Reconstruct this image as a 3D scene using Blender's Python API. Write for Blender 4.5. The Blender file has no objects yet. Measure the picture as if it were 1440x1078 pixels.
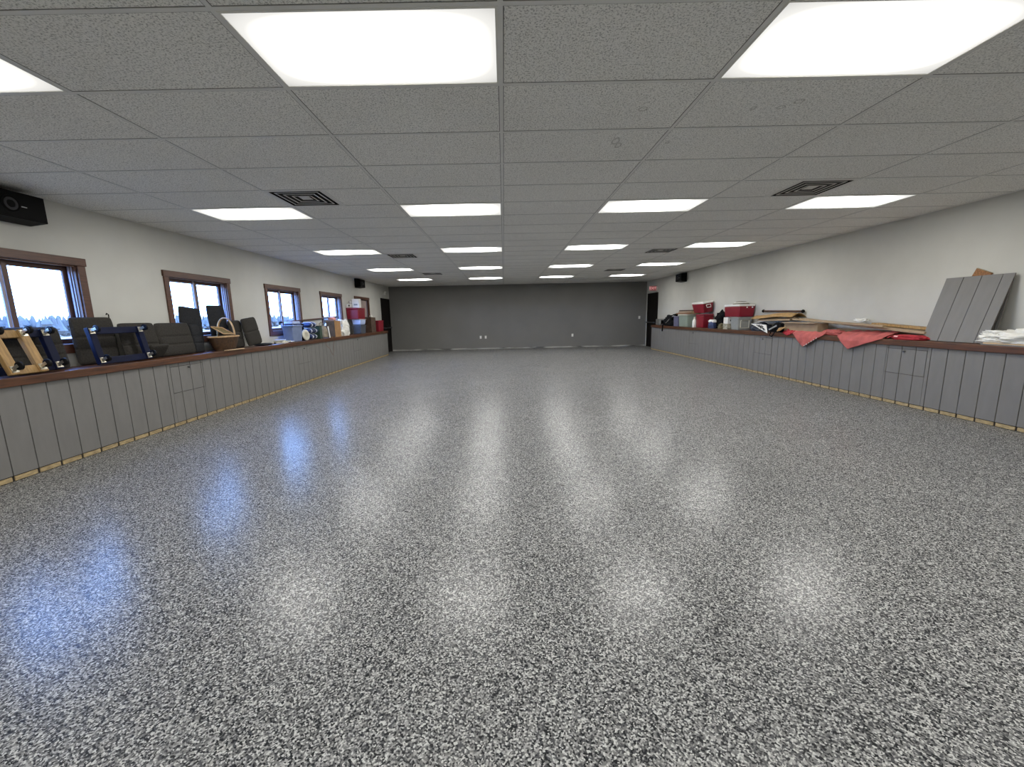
import bpy, bmesh, math, random
from mathutils import Vector, Matrix, Euler, noise
random.seed(7)
C = bpy.context.scene.collection
R = math.radians
XL, XR, YN, YF, ZC = -4.761, 5.992, -2.31, 17.335, 2.671      # room: window wall, plain wall, near, far, ceiling
LZ = 0.92                                                      # top of the ledges
WL, WR = -4.398, 5.602                                         # board fronts of the two benches

# ------------------------------------------------------------------ materials
def new_mat(name):
    m = bpy.data.materials.new(name); m.use_nodes = True
    nt = m.node_tree; b = nt.nodes['Principled BSDF']
    return m, nt, b
def N(nt, t, **kw):
    n = nt.nodes.new(t)
    for k, v in kw.items():
        if k.startswith('i_'):
            n.inputs[k[2:].replace('_', ' ')].default_value = v
        else: setattr(n, k, v)
    return n
def ramp(nt, fac, stops, interp='LINEAR'):
    r = N(nt, 'ShaderNodeValToRGB'); r.color_ramp.interpolation = interp
    el = r.color_ramp.elements
    while len(el) > 1: el.remove(el[0])
    el[0].position = stops[0][0]; el[0].color = (*stops[0][1], 1)
    for p, c in stops[1:]:
        e = el.new(p); e.color = (*c, 1)
    nt.links.new(fac, r.inputs[0]); return r.outputs[0]
def coords(nt, scale=(1, 1, 1)):
    tc = N(nt, 'ShaderNodeTexCoord'); mp = N(nt, 'ShaderNodeMapping'); mp.inputs['Scale'].default_value = scale
    nt.links.new(tc.outputs['Object'], mp.inputs[0]); return mp.outputs[0]
def bump(nt, b, h, strength, dist=0.01):
    n = N(nt, 'ShaderNodeBump'); n.inputs['Strength'].default_value = strength; n.inputs['Distance'].default_value = dist
    nt.links.new(h, n.inputs['Height']); nt.links.new(n.outputs[0], b.inputs['Normal'])
def mat(name, col, rough=0.6, metal=0.0, var=0.12, scale=8.0, bmp=0.0, stretch=(1, 1, 1), spec=0.5):
    m, nt, b = new_mat(name)
    v = coords(nt, stretch)
    n = N(nt, 'ShaderNodeTexNoise'); n.inputs['Scale'].default_value = scale; n.inputs['Detail'].default_value = 4
    nt.links.new(v, n.inputs['Vector'])
    lo = tuple(c * (1 - var) for c in col); hi = tuple(min(1, c * (1 + var)) for c in col)
    nt.links.new(ramp(nt, n.outputs['Fac'], [(0.3, lo), (0.7, hi)]), b.inputs['Base Color'])
    b.inputs['Roughness'].default_value = rough; b.inputs['Metallic'].default_value = metal
    b.inputs['Specular IOR Level'].default_value = spec
    if bmp: bump(nt, b, n.outputs['Fac'], bmp)
    return m

M = {}
M['wall'] = mat('wall_paint', (0.54, 0.535, 0.495), 0.75, var=0.03, scale=3, spec=0.25)
M['wall_far'] = mat('dark_wall_paint', (0.17, 0.168, 0.158), 0.6, var=0.06, scale=1.2, spec=0.3)
M['casing'] = mat('stained_casing', (0.085, 0.035, 0.02), 0.45, var=0.35, scale=6, stretch=(8, 1, 8))
M['sash'] = mat('sash_brown', (0.085, 0.045, 0.038), 0.5, var=0.15)
M['track'] = mat('lavender_track', (0.30, 0.28, 0.36), 0.4, var=0.1)
M['ledge'] = mat('stained_ledge', (0.085, 0.032, 0.013), 0.45, var=0.5, scale=5, stretch=(10, 0.8, 10))
M['panel'] = mat('grey_board', (0.188, 0.183, 0.176), 0.6, var=0.05, scale=14, stretch=(1, 1, 0.3), spec=0.3)
M['gap'] = mat('dark_gap', (0.03, 0.025, 0.02), 0.9)
M['raw'] = mat('raw_pine', (0.38, 0.29, 0.155), 0.75, var=0.35, scale=18, stretch=(1, 1, 3))
M['black'] = mat('black_plastic', (0.002, 0.002, 0.0022), 0.6, spec=0.1)
M['blackcloth'] = mat('black_nylon', (0.006, 0.0065, 0.008), 0.85, var=0.4, scale=20, bmp=0.3, spec=0.1)
M['badge'] = mat('grey_badge', (0.3, 0.3, 0.3), 0.4)
M['cone'] = mat('speaker_ring', (0.035, 0.035, 0.038), 0.6, spec=0.2)
M['door'] = mat('dark_door', (0.006, 0.004, 0.0035), 0.55, var=0.3, scale=5, stretch=(6, 6, 1), spec=0.15)
M['steel'] = mat('zinc_steel', (0.62, 0.58, 0.48), 0.3, metal=0.9)
M['darksteel'] = mat('dark_steel', (0.08, 0.08, 0.085), 0.4, metal=0.7)
M['rubber'] = mat('black_rubber', (0.006, 0.006, 0.007), 0.5, spec=0.15)
M['blue'] = mat('navy_paint', (0.005, 0.0075, 0.027), 0.6, var=0.25, scale=10, spec=0.15)
M['pine'] = mat('pine_wood', (0.34, 0.205, 0.075), 0.6, var=0.3, scale=9, stretch=(6, 6, 1))
M['oak'] = mat('brown_wood', (0.26, 0.115, 0.04), 0.6, var=0.35, scale=9, stretch=(6, 1, 6))
M['char'] = mat('charcoal_fabric', (0.036, 0.033, 0.029), 0.9, var=0.25, scale=60, bmp=0.35, spec=0.2)
M['chardark'] = mat('dark_charcoal_fabric', (0.022, 0.023, 0.026), 0.9, var=0.25, scale=60, bmp=0.35, spec=0.2)
M['wicker'] = mat('brown_wicker', (0.055, 0.026, 0.01), 0.6, var=0.5, scale=30, bmp=0.4)
M['wickerlight'] = mat('pale_wicker', (0.52, 0.33, 0.16), 0.5, var=0.25, scale=20)
M['wickerinner'] = mat('olive_wicker', (0.19, 0.13, 0.035), 0.6, var=0.4, scale=40, bmp=0.4)
M['palewood'] = mat('pale_wood', (0.58, 0.42, 0.25), 0.6, var=0.15)
M['slate'] = mat('slate_blue_plastic', (0.17, 0.22, 0.36), 0.4, var=0.12)
M['lblue'] = mat('pale_blue_plastic', (0.48, 0.58, 0.85), 0.4, var=0.1)
M['cream'] = mat('cream_plastic', (0.62, 0.6, 0.5), 0.45, var=0.06)
M['navyc'] = mat('navy_canvas', (0.02, 0.035, 0.10), 0.8, var=0.3, scale=25, bmp=0.3)
M['whitec'] = mat('white_canvas', (0.6, 0.62, 0.68), 0.8, var=0.1, scale=25)
M['green'] = mat('dark_green_board', (0.03, 0.06, 0.04), 0.6)
M['beige'] = mat('beige_canvas', (0.36, 0.31, 0.24), 0.85, var=0.18, scale=14, bmp=0.3)
M['white'] = mat('white_plastic', (0.78, 0.77, 0.74), 0.4, var=0.04)
M['card'] = mat('brown_cardboard', (0.33, 0.18, 0.075), 0.8, var=0.12, scale=12)
M['cardtan'] = mat('tan_cardboard', (0.36, 0.265, 0.17), 0.85, var=0.12, scale=8)
M['carddark'] = mat('dark_cardboard', (0.07, 0.04, 0.025), 0.8, var=0.3)
M['mauve'] = mat('mauve_shade_board', (0.15, 0.13, 0.14), 0.8, var=0.3)  # shade on the brown box's near end, painted as a grey-mauve sheet
M['red'] = mat('red_plastic', (0.205, 0.004, 0.016), 0.45, var=0.1, scale=5)
M['redcloth'] = mat('bright_red_cloth', (0.36, 0.02, 0.03), 0.85, var=0.25, scale=12, bmp=0.2)
M['pinkcloth'] = mat('faded_red_cloth', (0.45, 0.105, 0.095), 0.85, var=0.2, scale=10, bmp=0.2)
M['pink'] = mat('pink_cloth', (0.75, 0.35, 0.34), 0.85)
M['gtote'] = mat('grey_tote_plastic', (0.28, 0.29, 0.28), 0.4, var=0.06)
M['gtote2'] = mat('sage_tote_plastic', (0.25, 0.30, 0.25), 0.4, var=0.06)
M['ptote'] = mat('violet_grey_plastic', (0.13, 0.13, 0.21), 0.4)
M['dtote'] = mat('charcoal_plastic', (0.07, 0.08, 0.10), 0.4)
M['olive'] = mat('olive_cloth', (0.12, 0.10, 0.05), 0.8, var=0.4, scale=12)
M['bluetarp'] = mat('blue_black_tarp', (0.02, 0.03, 0.05), 0.6, var=0.5, scale=10)
M['camo'] = mat('mottled_box', (0.30, 0.28, 0.22), 0.8, var=0.7, scale=14)
M['greymetal'] = mat('dull_metal', (0.22, 0.22, 0.21), 0.35, metal=0.5, var=0.3)
M['outlet'] = mat('outlet_plastic', (0.72, 0.72, 0.68), 0.4, var=0.03)
M['blackink'] = mat('black_ink', (0.01, 0.01, 0.012), 0.7)
M['tilegap'] = mat('tile_gap_shadow', (0.16, 0.158, 0.15), 0.9)
M['tee'] = mat('ceiling_tee', (0.70, 0.695, 0.665), 0.5, var=0.05)
M['lightframe'] = mat('light_frame', (0.7, 0.69, 0.64), 0.4, var=0.03)
M['ventmetal'] = mat('vent_metal', (0.62, 0.61, 0.57), 0.4, metal=0.0, var=0.06)
M['ventshade'] = mat('vent_blade_shade', (0.07, 0.069, 0.064), 0.5, spec=0.2)  # shade on the louvre slopes, put into the blade colour
M['ventdark'] = mat('vent_shadow', (0.01, 0.01, 0.009), 0.9)
M['cord'] = mat('brown_cord', (0.22, 0.11, 0.07), 0.7)
M['blind'] = mat('dusty_pink_blind', (0.30, 0.24, 0.22), 0.8)
M['snow'] = mat('snow', (0.26, 0.13, 0.055), 0.9, var=0.05, scale=0.3)  # brown instead of white, tinted to cancel the sky's blue bounce indoors
M['trees'] = mat('hazy_tree', (0.10, 0.075, 0.055), 0.95, var=0.2, scale=0.6)

def plastic_bag():
    m, nt, b = new_mat('white_film')
    b.inputs['Base Color'].default_value = (0.74, 0.73, 0.68, 1); b.inputs['Roughness'].default_value = 0.3
    n = N(nt, 'ShaderNodeTexNoise'); n.inputs['Scale'].default_value = 18; n.inputs['Detail'].default_value = 5
    nt.links.new(coords(nt), n.inputs['Vector']); bump(nt, b, n.outputs['Fac'], 0.8, 0.02)
    return m
M['film'] = plastic_bag()

def floor_mat():
    m, nt, b = new_mat('flake_epoxy')
    v = coords(nt)
    nz = N(nt, 'ShaderNodeTexNoise'); nz.inputs['Scale'].default_value = 160; nz.inputs['Detail'].default_value = 1
    nt.links.new(v, nz.inputs['Vector'])
    mx = N(nt, 'ShaderNodeVectorMath', operation='SCALE'); mx.inputs['Scale'].default_value = 0.008
    nt.links.new(nz.outputs['Color'], mx.inputs[0])
    ad = N(nt, 'ShaderNodeVectorMath', operation='ADD'); nt.links.new(v, ad.inputs[0]); nt.links.new(mx.outputs[0], ad.inputs[1])
    vo = N(nt, 'ShaderNodeTexVoronoi'); vo.inputs['Scale'].default_value = 185; vo.voronoi_dimensions = '2D'
    nt.links.new(ad.outputs[0], vo.inputs['Vector'])
    sp = N(nt, 'ShaderNodeSeparateColor'); nt.links.new(vo.outputs['Color'], sp.inputs[0])
    col = ramp(nt, sp.outputs[0], [(0, (0.012, 0.0125, 0.0145)), (0.2, (0.065, 0.066, 0.07)), (0.42, (0.15, 0.15, 0.149)), (0.66, (0.285, 0.285, 0.28)), (0.86, (0.46, 0.46, 0.445))], 'CONSTANT')
    # broad uneven broadcast of the flakes
    nb = N(nt, 'ShaderNodeTexNoise'); nb.inputs['Scale'].default_value = 1.1; nb.inputs['Detail'].default_value = 3
    nt.links.new(v, nb.inputs['Vector'])
    mul = N(nt, 'ShaderNodeMix', data_type='RGBA', blend_type='MULTIPLY'); mul.inputs['Factor'].default_value = 1
    nt.links.new(col, mul.inputs['A']); nt.links.new(ramp(nt, nb.outputs['Fac'], [(0.3, (0.9, 0.9, 0.9)), (0.7, (1, 1, 1))]), mul.inputs['B'])
    nt.links.new(mul.outputs['Result'], b.inputs['Base Color'])
    b.inputs['Roughness'].default_value = 0.6; b.inputs['Specular IOR Level'].default_value = 0.05
    b.inputs['Coat Weight'].default_value = 0.5; b.inputs['Coat Roughness'].default_value = 0.24; b.inputs['Coat IOR'].default_value = 1.5
    n2 = N(nt, 'ShaderNodeTexNoise'); n2.inputs['Scale'].default_value = 70; n2.inputs['Detail'].default_value = 2
    nt.links.new(v, n2.inputs['Vector'])
    bn = N(nt, 'ShaderNodeBump'); bn.inputs['Strength'].default_value = 0.16; bn.inputs['Distance'].default_value = 0.004
    nt.links.new(n2.outputs['Fac'], bn.inputs['Height']); nt.links.new(bn.outputs[0], b.inputs['Coat Normal'])
    return m
M['floor'] = floor_mat()

def tile_mat():
    m, nt, b = new_mat('acoustic_tile')
    v = coords(nt)
    n = N(nt, 'ShaderNodeTexNoise'); n.inputs['Scale'].default_value = 110; n.inputs['Detail'].default_value = 5; n.inputs['Roughness'].default_value = 0.65
    nt.links.new(v, n.inputs['Vector'])
    n2 = N(nt, 'ShaderNodeTexNoise'); n2.inputs['Scale'].default_value = 0.9; n2.inputs['Detail'].default_value = 2
    nt.links.new(v, n2.inputs['Vector'])
    pits = ramp(nt, n.outputs['Fac'], [(0.38, (0.42, 0.415, 0.39)), (0.475, (0.83, 0.82, 0.78)), (0.6, (0.92, 0.91, 0.87))])
    mul = N(nt, 'ShaderNodeMix', data_type='RGBA', blend_type='MULTIPLY'); mul.inputs['Factor'].default_value = 1
    nt.links.new(pits, mul.inputs['A']); nt.links.new(ramp(nt, n2.outputs['Fac'], [(0.3, (0.94, 0.94, 0.94)), (0.7, (1, 1, 1))]), mul.inputs['B'])
    last = mul.outputs['Result']      # old water rings on a few tiles
    for (x, y, r, ex) in ((1.835, 2.897, .022, 1.0), (1.903, 2.825, .026, 1.0), (.93, 2.885, .026, 1.0), (.885, 3.37, .024, .45), (1.66, 2.903, .012, .6), (.925, 3.45, .02, .5), (1.30, 3.42, .012, .8)):
        mp = N(nt, 'ShaderNodeMapping'); mp.inputs['Location'].default_value = (-x, -y * ex, 0); mp.inputs['Scale'].default_value = (1, ex, 0)
        nt.links.new(v, mp.inputs[0]); ln = N(nt, 'ShaderNodeVectorMath', operation='LENGTH'); nt.links.new(mp.outputs[0], ln.inputs[0])
        sb = N(nt, 'ShaderNodeMath', operation='SUBTRACT'); nt.links.new(ln.outputs['Value'], sb.inputs[0]); sb.inputs[1].default_value = r
        ab = N(nt, 'ShaderNodeMath', operation='ABSOLUTE'); nt.links.new(sb.outputs[0], ab.inputs[0])
        mr = N(nt, 'ShaderNodeMapRange'); nt.links.new(ab.outputs[0], mr.inputs['Value']); mr.inputs['From Max'].default_value = .009
        mr.inputs['To Min'].default_value = .5; mr.inputs['To Max'].default_value = 0
        mx = N(nt, 'ShaderNodeMix', data_type='RGBA'); nt.links.new(mr.outputs[0], mx.inputs['Factor']); nt.links.new(last, mx.inputs['A']); mx.inputs['B'].default_value = (.25, .24, .2, 1)
        last = mx.outputs['Result']
    nt.links.new(last, b.inputs['Base Color'])
    b.inputs['Roughness'].default_value = 0.95; b.inputs['Specular IOR Level'].default_value = 0.1
    bump(nt, b, n.outputs['Fac'], 0.5, 0.006)
    return m
M['tile'] = tile_mat()

def scuffed_base():
    m, nt, b = new_mat('scuffed_skim')
    n = N(nt, 'ShaderNodeTexNoise'); n.inputs['Scale'].default_value = 1.6; n.inputs['Detail'].default_value = 5
    nt.links.new(coords(nt, (1, 1, 6)), n.inputs['Vector'])
    nt.links.new(ramp(nt, n.outputs['Fac'], [(0.38, (0.09, 0.09, 0.085)), (0.52, (0.3, 0.3, 0.28)), (0.7, (0.5, 0.49, 0.46))]), b.inputs['Base Color'])
    b.inputs['Roughness'].default_value = 0.8
    return m
M['scuff'] = scuffed_base()

LIGHT = 23
def diffuser_mat():
    m = bpy.data.materials.new('prismatic_diffuser'); m.use_nodes = True; nt = m.node_tree
    nt.nodes.remove(nt.nodes['Principled BSDF'])
    out = nt.nodes['Material Output']; em = N(nt, 'ShaderNodeEmission')
    tc = N(nt, 'ShaderNodeTexCoord'); sx = N(nt, 'ShaderNodeSeparateXYZ'); nt.links.new(tc.outputs['Object'], sx.inputs[0])
    def edge(o, half):
        a = N(nt, 'ShaderNodeMath', operation='ABSOLUTE'); nt.links.new(o, a.inputs[0])
        d = N(nt, 'ShaderNodeMath', operation='DIVIDE'); nt.links.new(a.outputs[0], d.inputs[0]); d.inputs[1].default_value = half
        p = N(nt, 'ShaderNodeMath', operation='POWER'); nt.links.new(d.outputs[0], p.inputs[0]); p.inputs[1].default_value = 4
        return p.outputs[0]
    s = N(nt, 'ShaderNodeMath', operation='ADD'); nt.links.new(edge(sx.outputs[0], 0.59), s.inputs[0]); nt.links.new(edge(sx.outputs[1], 0.285), s.inputs[1])
    hf = N(nt, 'ShaderNodeMath', operation='MULTIPLY'); nt.links.new(s.outputs[0], hf.inputs[0]); hf.inputs[1].default_value = 0.5
    g = lambda v: (v / LIGHT,) * 3
    rr = ramp(nt, hf.outputs[0], [(0.0, g(LIGHT)), (0.16, g(LIGHT)), (0.36, g(1.15)), (0.46, g(.92)), (0.9, g(.68))])
    ml = N(nt, 'ShaderNodeMath', operation='MULTIPLY'); nt.links.new(rr, ml.inputs[0]); ml.inputs[1].default_value = LIGHT
    nt.links.new(ml.outputs[0], em.inputs['Strength']); em.inputs['Color'].default_value = (1.0, 0.985, 0.94, 1)
    nt.links.new(em.outputs[0], out.inputs['Surface']); return m
M['diffuser'] = diffuser_mat()

def emit(name, col, s):
    m, nt, b = new_mat(name); b.inputs['Base Color'].default_value = (*col, 1)
    b.inputs['Emission Color'].default_value = (*col, 1); b.inputs['Emission Strength'].default_value = s
    return m
M['signface'] = emit('exit_face', (0.22, 0.07, 0.07), 0.3)
M['signred'] = emit('exit_letters', (0.8, 0.35, 0.35), 0.8)

def glass_mat():
    m = bpy.data.materials.new('window_glass'); m.use_nodes = True; nt = m.node_tree
    nt.nodes.remove(nt.nodes['Principled BSDF'])
    t = N(nt, 'ShaderNodeBsdfTransparent'); t.inputs[0].default_value = (0.96, 0.98, 0.98, 1)
    g = N(nt, 'ShaderNodeBsdfGlossy'); g.inputs['Roughness'].default_value = 0.02
    mx = N(nt, 'ShaderNodeMixShader'); mx.inputs[0].default_value = 0.05; nt.links.new(t.outputs[0], mx.inputs[1]); nt.links.new(g.outputs[0], mx.inputs[2])
    nt.links.new(mx.outputs[0], nt.nodes['Material Output'].inputs['Surface']); return m
M['glass'] = glass_mat()

# ------------------------------------------------------------------ mesh helpers
class MB:
    def __init__(s): s.bm = bmesh.new()
    def box(s, c, size, rot=None, bev=0.0, seg=2, taper=None):
        """box of a size about centre c; taper = scale of its bottom face"""
        g = bmesh.ops.create_cube(s.bm, size=1.0)['verts']
        for v in g:
            v.co = Vector((v.co.x * size[0], v.co.y * size[1], v.co.z * size[2]))
            if taper and v.co.z < 0: v.co.x *= taper; v.co.y *= taper
        if bev:
            es = list({e for v in g for e in v.link_edges})
            r = bmesh.ops.bevel(s.bm, geom=es, offset=bev, segments=seg, affect='EDGES', profile=0.6)
            g = list({v for f in r['faces'] for v in f.verts} | {v for v in g if v.is_valid})
        mt = Matrix.Translation(c) @ (Euler(rot).to_matrix().to_4x4() if rot else Matrix())
        bmesh.ops.transform(s.bm, matrix=mt, verts=g); return s
    def span(s, lo, hi, bev=0.0):
        return s.box([(a + b) / 2 for a, b in zip(lo, hi)], [b - a for a, b in zip(lo, hi)], bev=bev)
    def bar(s, a, b, w, h, bev=0.0, up=(0, 0, 1), roll=0):
        a, b = Vector(a), Vector(b); d = b - a; z = d.normalized(); x = Vector(up).cross(z)
        if x.length < 1e-4: x = Vector((1, 0, 0))
        x.normalize(); y = z.cross(x)
        mt = Matrix((x, y, z)).transposed().to_4x4(); mt.translation = (a + b) / 2
        k = MB(); k.box((0, 0, 0), (w, h, d.length), rot=(0, 0, roll), bev=bev); k.bm.transform(mt); s.join(k); return s
    def join(s, k):
        me = bpy.data.meshes.new('tmp'); k.bm.to_mesh(me); k.bm.free(); s.bm.from_mesh(me); bpy.data.meshes.remove(me); return s
    def tube(s, pts, r, n=8, closed=False, cap=True):
        P = [Vector(p) for p in pts]; rings = []; m = len(P); prev = None
        for i, p in enumerate(P):
            t = (P[(i + 1) % m] - P[i - 1]) if closed else (P[min(i + 1, m - 1)] - P[max(i - 1, 0)])
            t.normalize()
            if prev is None: u = t.orthogonal().normalized()
            else: u = (prev - t * prev.dot(t)).normalized()
            prev = u; w = t.cross(u); rr = r[i] if isinstance(r, (list, tuple)) else r
            rings.append([s.bm.verts.new(p + (u * math.cos(2 * math.pi * k / n) + w * math.sin(2 * math.pi * k / n)) * rr) for k in range(n)])
        for i in range(m if closed else m - 1):
            a, b = rings[i], rings[(i + 1) % m]
            for k in range(n): s.bm.faces.new((a[k], a[(k + 1) % n], b[(k + 1) % n], b[k]))
        if cap and not closed:
            s.bm.faces.new(rings[0][::-1]); s.bm.faces.new(rings[-1])
        return s
    def lathe(s, prof, n=24, mt=Matrix(), sx=1, sy=1):
        rings = [[s.bm.verts.new(mt @ Vector((r * sx * math.cos(2 * math.pi * k / n), r * sy * math.sin(2 * math.pi * k / n), z))) for k in range(n)] for r, z in prof]
        for a, b in zip(rings, rings[1:]):
            for k in range(n): s.bm.faces.new((a[k], a[(k + 1) % n], b[(k + 1) % n], b[k]))
        if prof[0][0] > 1e-6: s.bm.faces.new(rings[0][::-1])
        if prof[-1][0] > 1e-6: s.bm.faces.new(rings[-1])
        return s
    def grid(s, f, nu, nv, flip=False):
        V = [[s.bm.verts.new(f(i / nu, j / nv)) for j in range(nv + 1)] for i in range(nu + 1)]
        for i in range(nu):
            for j in range(nv):
                q = (V[i][j], V[i + 1][j], V[i + 1][j + 1], V[i][j + 1]); s.bm.faces.new(q[::-1] if flip else q)
        return s
    def poly(s, pts):
        s.bm.faces.new([s.bm.verts.new(p) for p in pts]); return s
    def prism(s, pts, d):
        d = Vector(d); a = [s.bm.verts.new(p) for p in pts]; b = [s.bm.verts.new(Vector(p) + d) for p in pts]; n = len(a)
        s.bm.faces.new(a[::-1]); s.bm.faces.new(b)
        for i in range(n): s.bm.faces.new((a[i], a[(i + 1) % n], b[(i + 1) % n], b[i]))
        return s
    def blob(s, c, size, amp=0.18, freq=2.0, seed=0, flat=0.45, sub=4):
        g = bmesh.ops.create_icosphere(s.bm, subdivisions=sub, radius=1.0)['verts']
        for v in g:
            d = v.co.normalized(); k = 1 + amp * (noise.noise(d * freq + Vector((seed, seed * 2.3, 0))) + 0.5 * noise.noise(d * freq * 2.7 + Vector((seed, 0, 5)))) * (1 - abs(min(0, d.z)))
            p = Vector((math.copysign(abs(d.x) ** .75, d.x), math.copysign(abs(d.y) ** .75, d.y), d.z)) * k
            if p.z < -flat: p.z = -flat
            v.co = Vector(((p.x) * size[0] / 2, p.y * size[1] / 2, (p.z + flat) * size[2] / (1 + flat))) + Vector(c)
        return s
    def build(s, name, m, parent=None, smooth=False, sol=0.0, kind=None):
        bmesh.ops.recalc_face_normals(s.bm, faces=s.bm.faces)
        me = bpy.data.meshes.new(name); s.bm.to_mesh(me); s.bm.free()
        if smooth:
            for p in me.polygons: p.use_smooth = True
        me.materials.append(M[m]); o = bpy.data.objects.new(name, me); C.objects.link(o)
        if parent: o.parent = parent
        if sol:
            md = o.modifiers.new('thickness', 'SOLIDIFY'); md.thickness = sol; md.offset = 0
        if kind: o['kind'] = kind
        return o
def thing(name, label, cat, loc=(0, 0, 0), rot=(0, 0, 0), group=None):
    o = bpy.data.objects.new(name, None); C.objects.link(o); o.empty_display_size = 0.1
    o.location = loc; o.rotation_euler = rot; o['label'] = label; o['category'] = cat
    if group: o['group'] = group
    return o
def tag(o, label, cat, group=None):
    o['label'] = label; o['category'] = cat
    if group: o['group'] = group
    return o
def struct(name, loc=(0, 0, 0), rot=(0, 0, 0)):
    o = bpy.data.objects.new(name, None); C.objects.link(o); o.location = loc; o.rotation_euler = rot; o['kind'] = 'structure'; return o
def copy_tree(o, parent=None):
    c = o.copy(); C.objects.link(c)
    if parent: c.parent = parent
    for ch in list(o.children): copy_tree(ch, c)
    return c
LROT, RROT = R(90), R(-90)     # local -Y faces the room from the window wall / the plain wall

# ------------------------------------------------------------------ room shell
MB().span((XL - .2, YN - .2, -.12), (XR + .2, YF + .2, 0)).build('floor', 'floor', kind='structure')
MB().span((XR, YN - .2, 0), (XR + .15, YF + .2, ZC + .1)).build('wall_right', 'wall', kind='structure')
MB().span((XL, YF, 0), (XR, YF + .15, ZC + .1)).build('wall_far', 'wall_far', kind='structure')
MB().span((XL, YN - .15, 0), (XR, YN, ZC + .1)).build('wall_back', 'wall', kind='structure')
MB().span((XL + .02, YF - .012, 0.004), (XR - .02, YF, 0.055)).build('baseboard_far', 'scuff', kind='structure')

WIN = [(3.40, 4.80), (5.885, 7.275), (8.33, 9.74), (10.80, 12.21), (13.265, 14.68)]
CW, WZ0, WZ1 = 0.085, 1.15, 2.02
wl = MB(); T = .16
wl.span((XL - T, YN - .2, 0), (XL, YF + .2, WZ0)); wl.span((XL - T, YN - .2, WZ1), (XL, YF + .2, ZC + .1))
ys = [YN - .2] + [v for a, b in WIN for v in (a + CW, b - CW)] + [YF + .2]
for i in range(0, len(ys), 2): wl.span((XL - T, ys[i], WZ0), (XL, ys[i + 1], WZ1))
wl.build('wall_left', 'wall', kind='structure')

def make_window(i, a, b):
    w = struct('window_%d' % i, (XL, (a + b) / 2, WZ0))
    h = (b - a) / 2; H = WZ1 - WZ0
    k = MB()
    k.span((.001, -h, -CW), (.022, -h + CW, H), .003); k.span((.001, h - CW, -CW), (.022, h, H), .003)
    k.span((.001, -h + CW, -CW), (.022, h - CW, 0), .003)
    k.span((.001, -h - .012, H), (.030, h + .012, H + CW), .004)
    k.span((-T, -h + CW, 0), (.001, -h + CW + .014, H)); k.span((-T, h - CW - .014, 0), (.001, h - CW, H))
    k.span((-T, -h + CW, H - .014), (.001, h - CW, H)); k.span((-T, -h + CW, 0), (.03, h - CW, .016))
    k.build('casing', 'casing', w)
    i0 = h - CW - .014
    for s, off in ((-1, -.085), (1, -.105)):          # two sliding sashes
        y0, y1 = (-i0, .03) if s < 0 else (-.03, i0)
        f = MB(); st = .048
        f.span((off - .011, y0, .016), (off + .011, y0 + st, H - .014), .003); f.span((off - .011, y1 - st, .016), (off + .011, y1, H - .014), .003)
        f.span((off - .011, y0 + st, .016), (off + .011, y1 - st, .07), .003); f.span((off - .011, y0 + st, H - .06), (off + .011, y1 - st, H - .014), .003)
        sa = f.build('sash', 'sash', w)
        MB().poly([(off, y0 + st - .004, .066), (off, y1 - st + .004, .066), (off, y1 - st + .004, H - .056), (off, y0 + st - .004, H - .056)]).build('pane', 'glass', sa)
    t = MB()
    t.span((-.070, i0 - .016, .016), (-.052, i0 + .0, H - .014)); t.span((-.072, -.062, .016), (-.062, -.036, H - .014)); t.span((-.040, i0 - .008, .016), (-.03, i0, H - .014))
    t.build('track', 'track', w)
    if i == 5:
        MB().span((-.062, -.10, .02), (-.058, i0 - .02, H - .02)).build('blind', 'blind', w)
        MB().span((-.066, -i0 + .01, .02), (-.064, -.10, H - .02)).build('screen', 'gap', w)
    return w
for i, (a, b) in enumerate(WIN, 1): make_window(i, a, b)

# ceiling: tile cells in a tee grid, openings where lights and vents sit
U0, V0, DU, DV = 0.0131, 2.5662, 1.2192, 0.6096
LIGHTS = [(u, v) for v in (-6, -1, 4, 9, 14, 19) for u in (-3, -1, 1, 3)]  # the row behind the viewpoint is added to light the near end
VENTS = [(-2, v, 0) for v in (3, 10, 16)] + [(2, v, 1) for v in (3, 10, 16)]
lit = set(LIGHTS)
ce = MB()
for u in range(-4, 5):
    for v in range(-8, 25):
        x0, x1 = max(U0 + u * DU, XL), min(U0 + (u + 1) * DU, XR); y0, y1 = V0 + v * DV, min(V0 + (v + 1) * DV, YF)
        y0 = max(y0, YN)
        if (u, v) in lit or x1 - x0 < .01 or y1 - y0 < .01: continue
        for (vu, vv, side) in VENTS:
            if (vu, vv) == (u, v):
                if side: x1 = (x0 + x1) / 2
                else: x0 = (x0 + x1) / 2
        ce.poly([(x0, y0, ZC), (x0, y1, ZC), (x1, y1, ZC), (x1, y0, ZC)])
ceil = ce.build('ceiling', 'tile', kind='structure')
tg = MB(); sg = MB(); tw = .012
for u in range(-3, 5):
    x = U0 + u * DU
    tg.span((x - tw, YN, ZC - .003), (x + tw, YF, ZC - .0005)); sg.span((x - tw - .004, YN, ZC - .0012), (x + tw + .004, YF, ZC - .0004))
for v in range(-7, 25):
    y = V0 + v * DV
    if y > YF: continue
    tg.span((XL, y - tw, ZC - .0028), (XR, y + tw, ZC - .0005)); sg.span((XL, y - tw - .004, ZC - .0011), (XR, y + tw + .004, ZC - .0004))
for (u, v, side) in VENTS:
    x = U0 + (u + .5) * DU; y = V0 + v * DV
    tg.span((x - tw, y, ZC - .003), (x + tw, y + DV, ZC - .0005))
for x0, x1 in ((XL, XL + .022), (XR - .022, XR)): tg.span((x0, YN, ZC - .004), (x1, YF, ZC - .0006))
tg.span((XL, YF - .022, ZC - .004), (XR, YF, ZC - .0006))
tg.build('tee_grid', 'tee', ceil); sg.build('tile_gap', 'tilegap', ceil)
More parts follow.
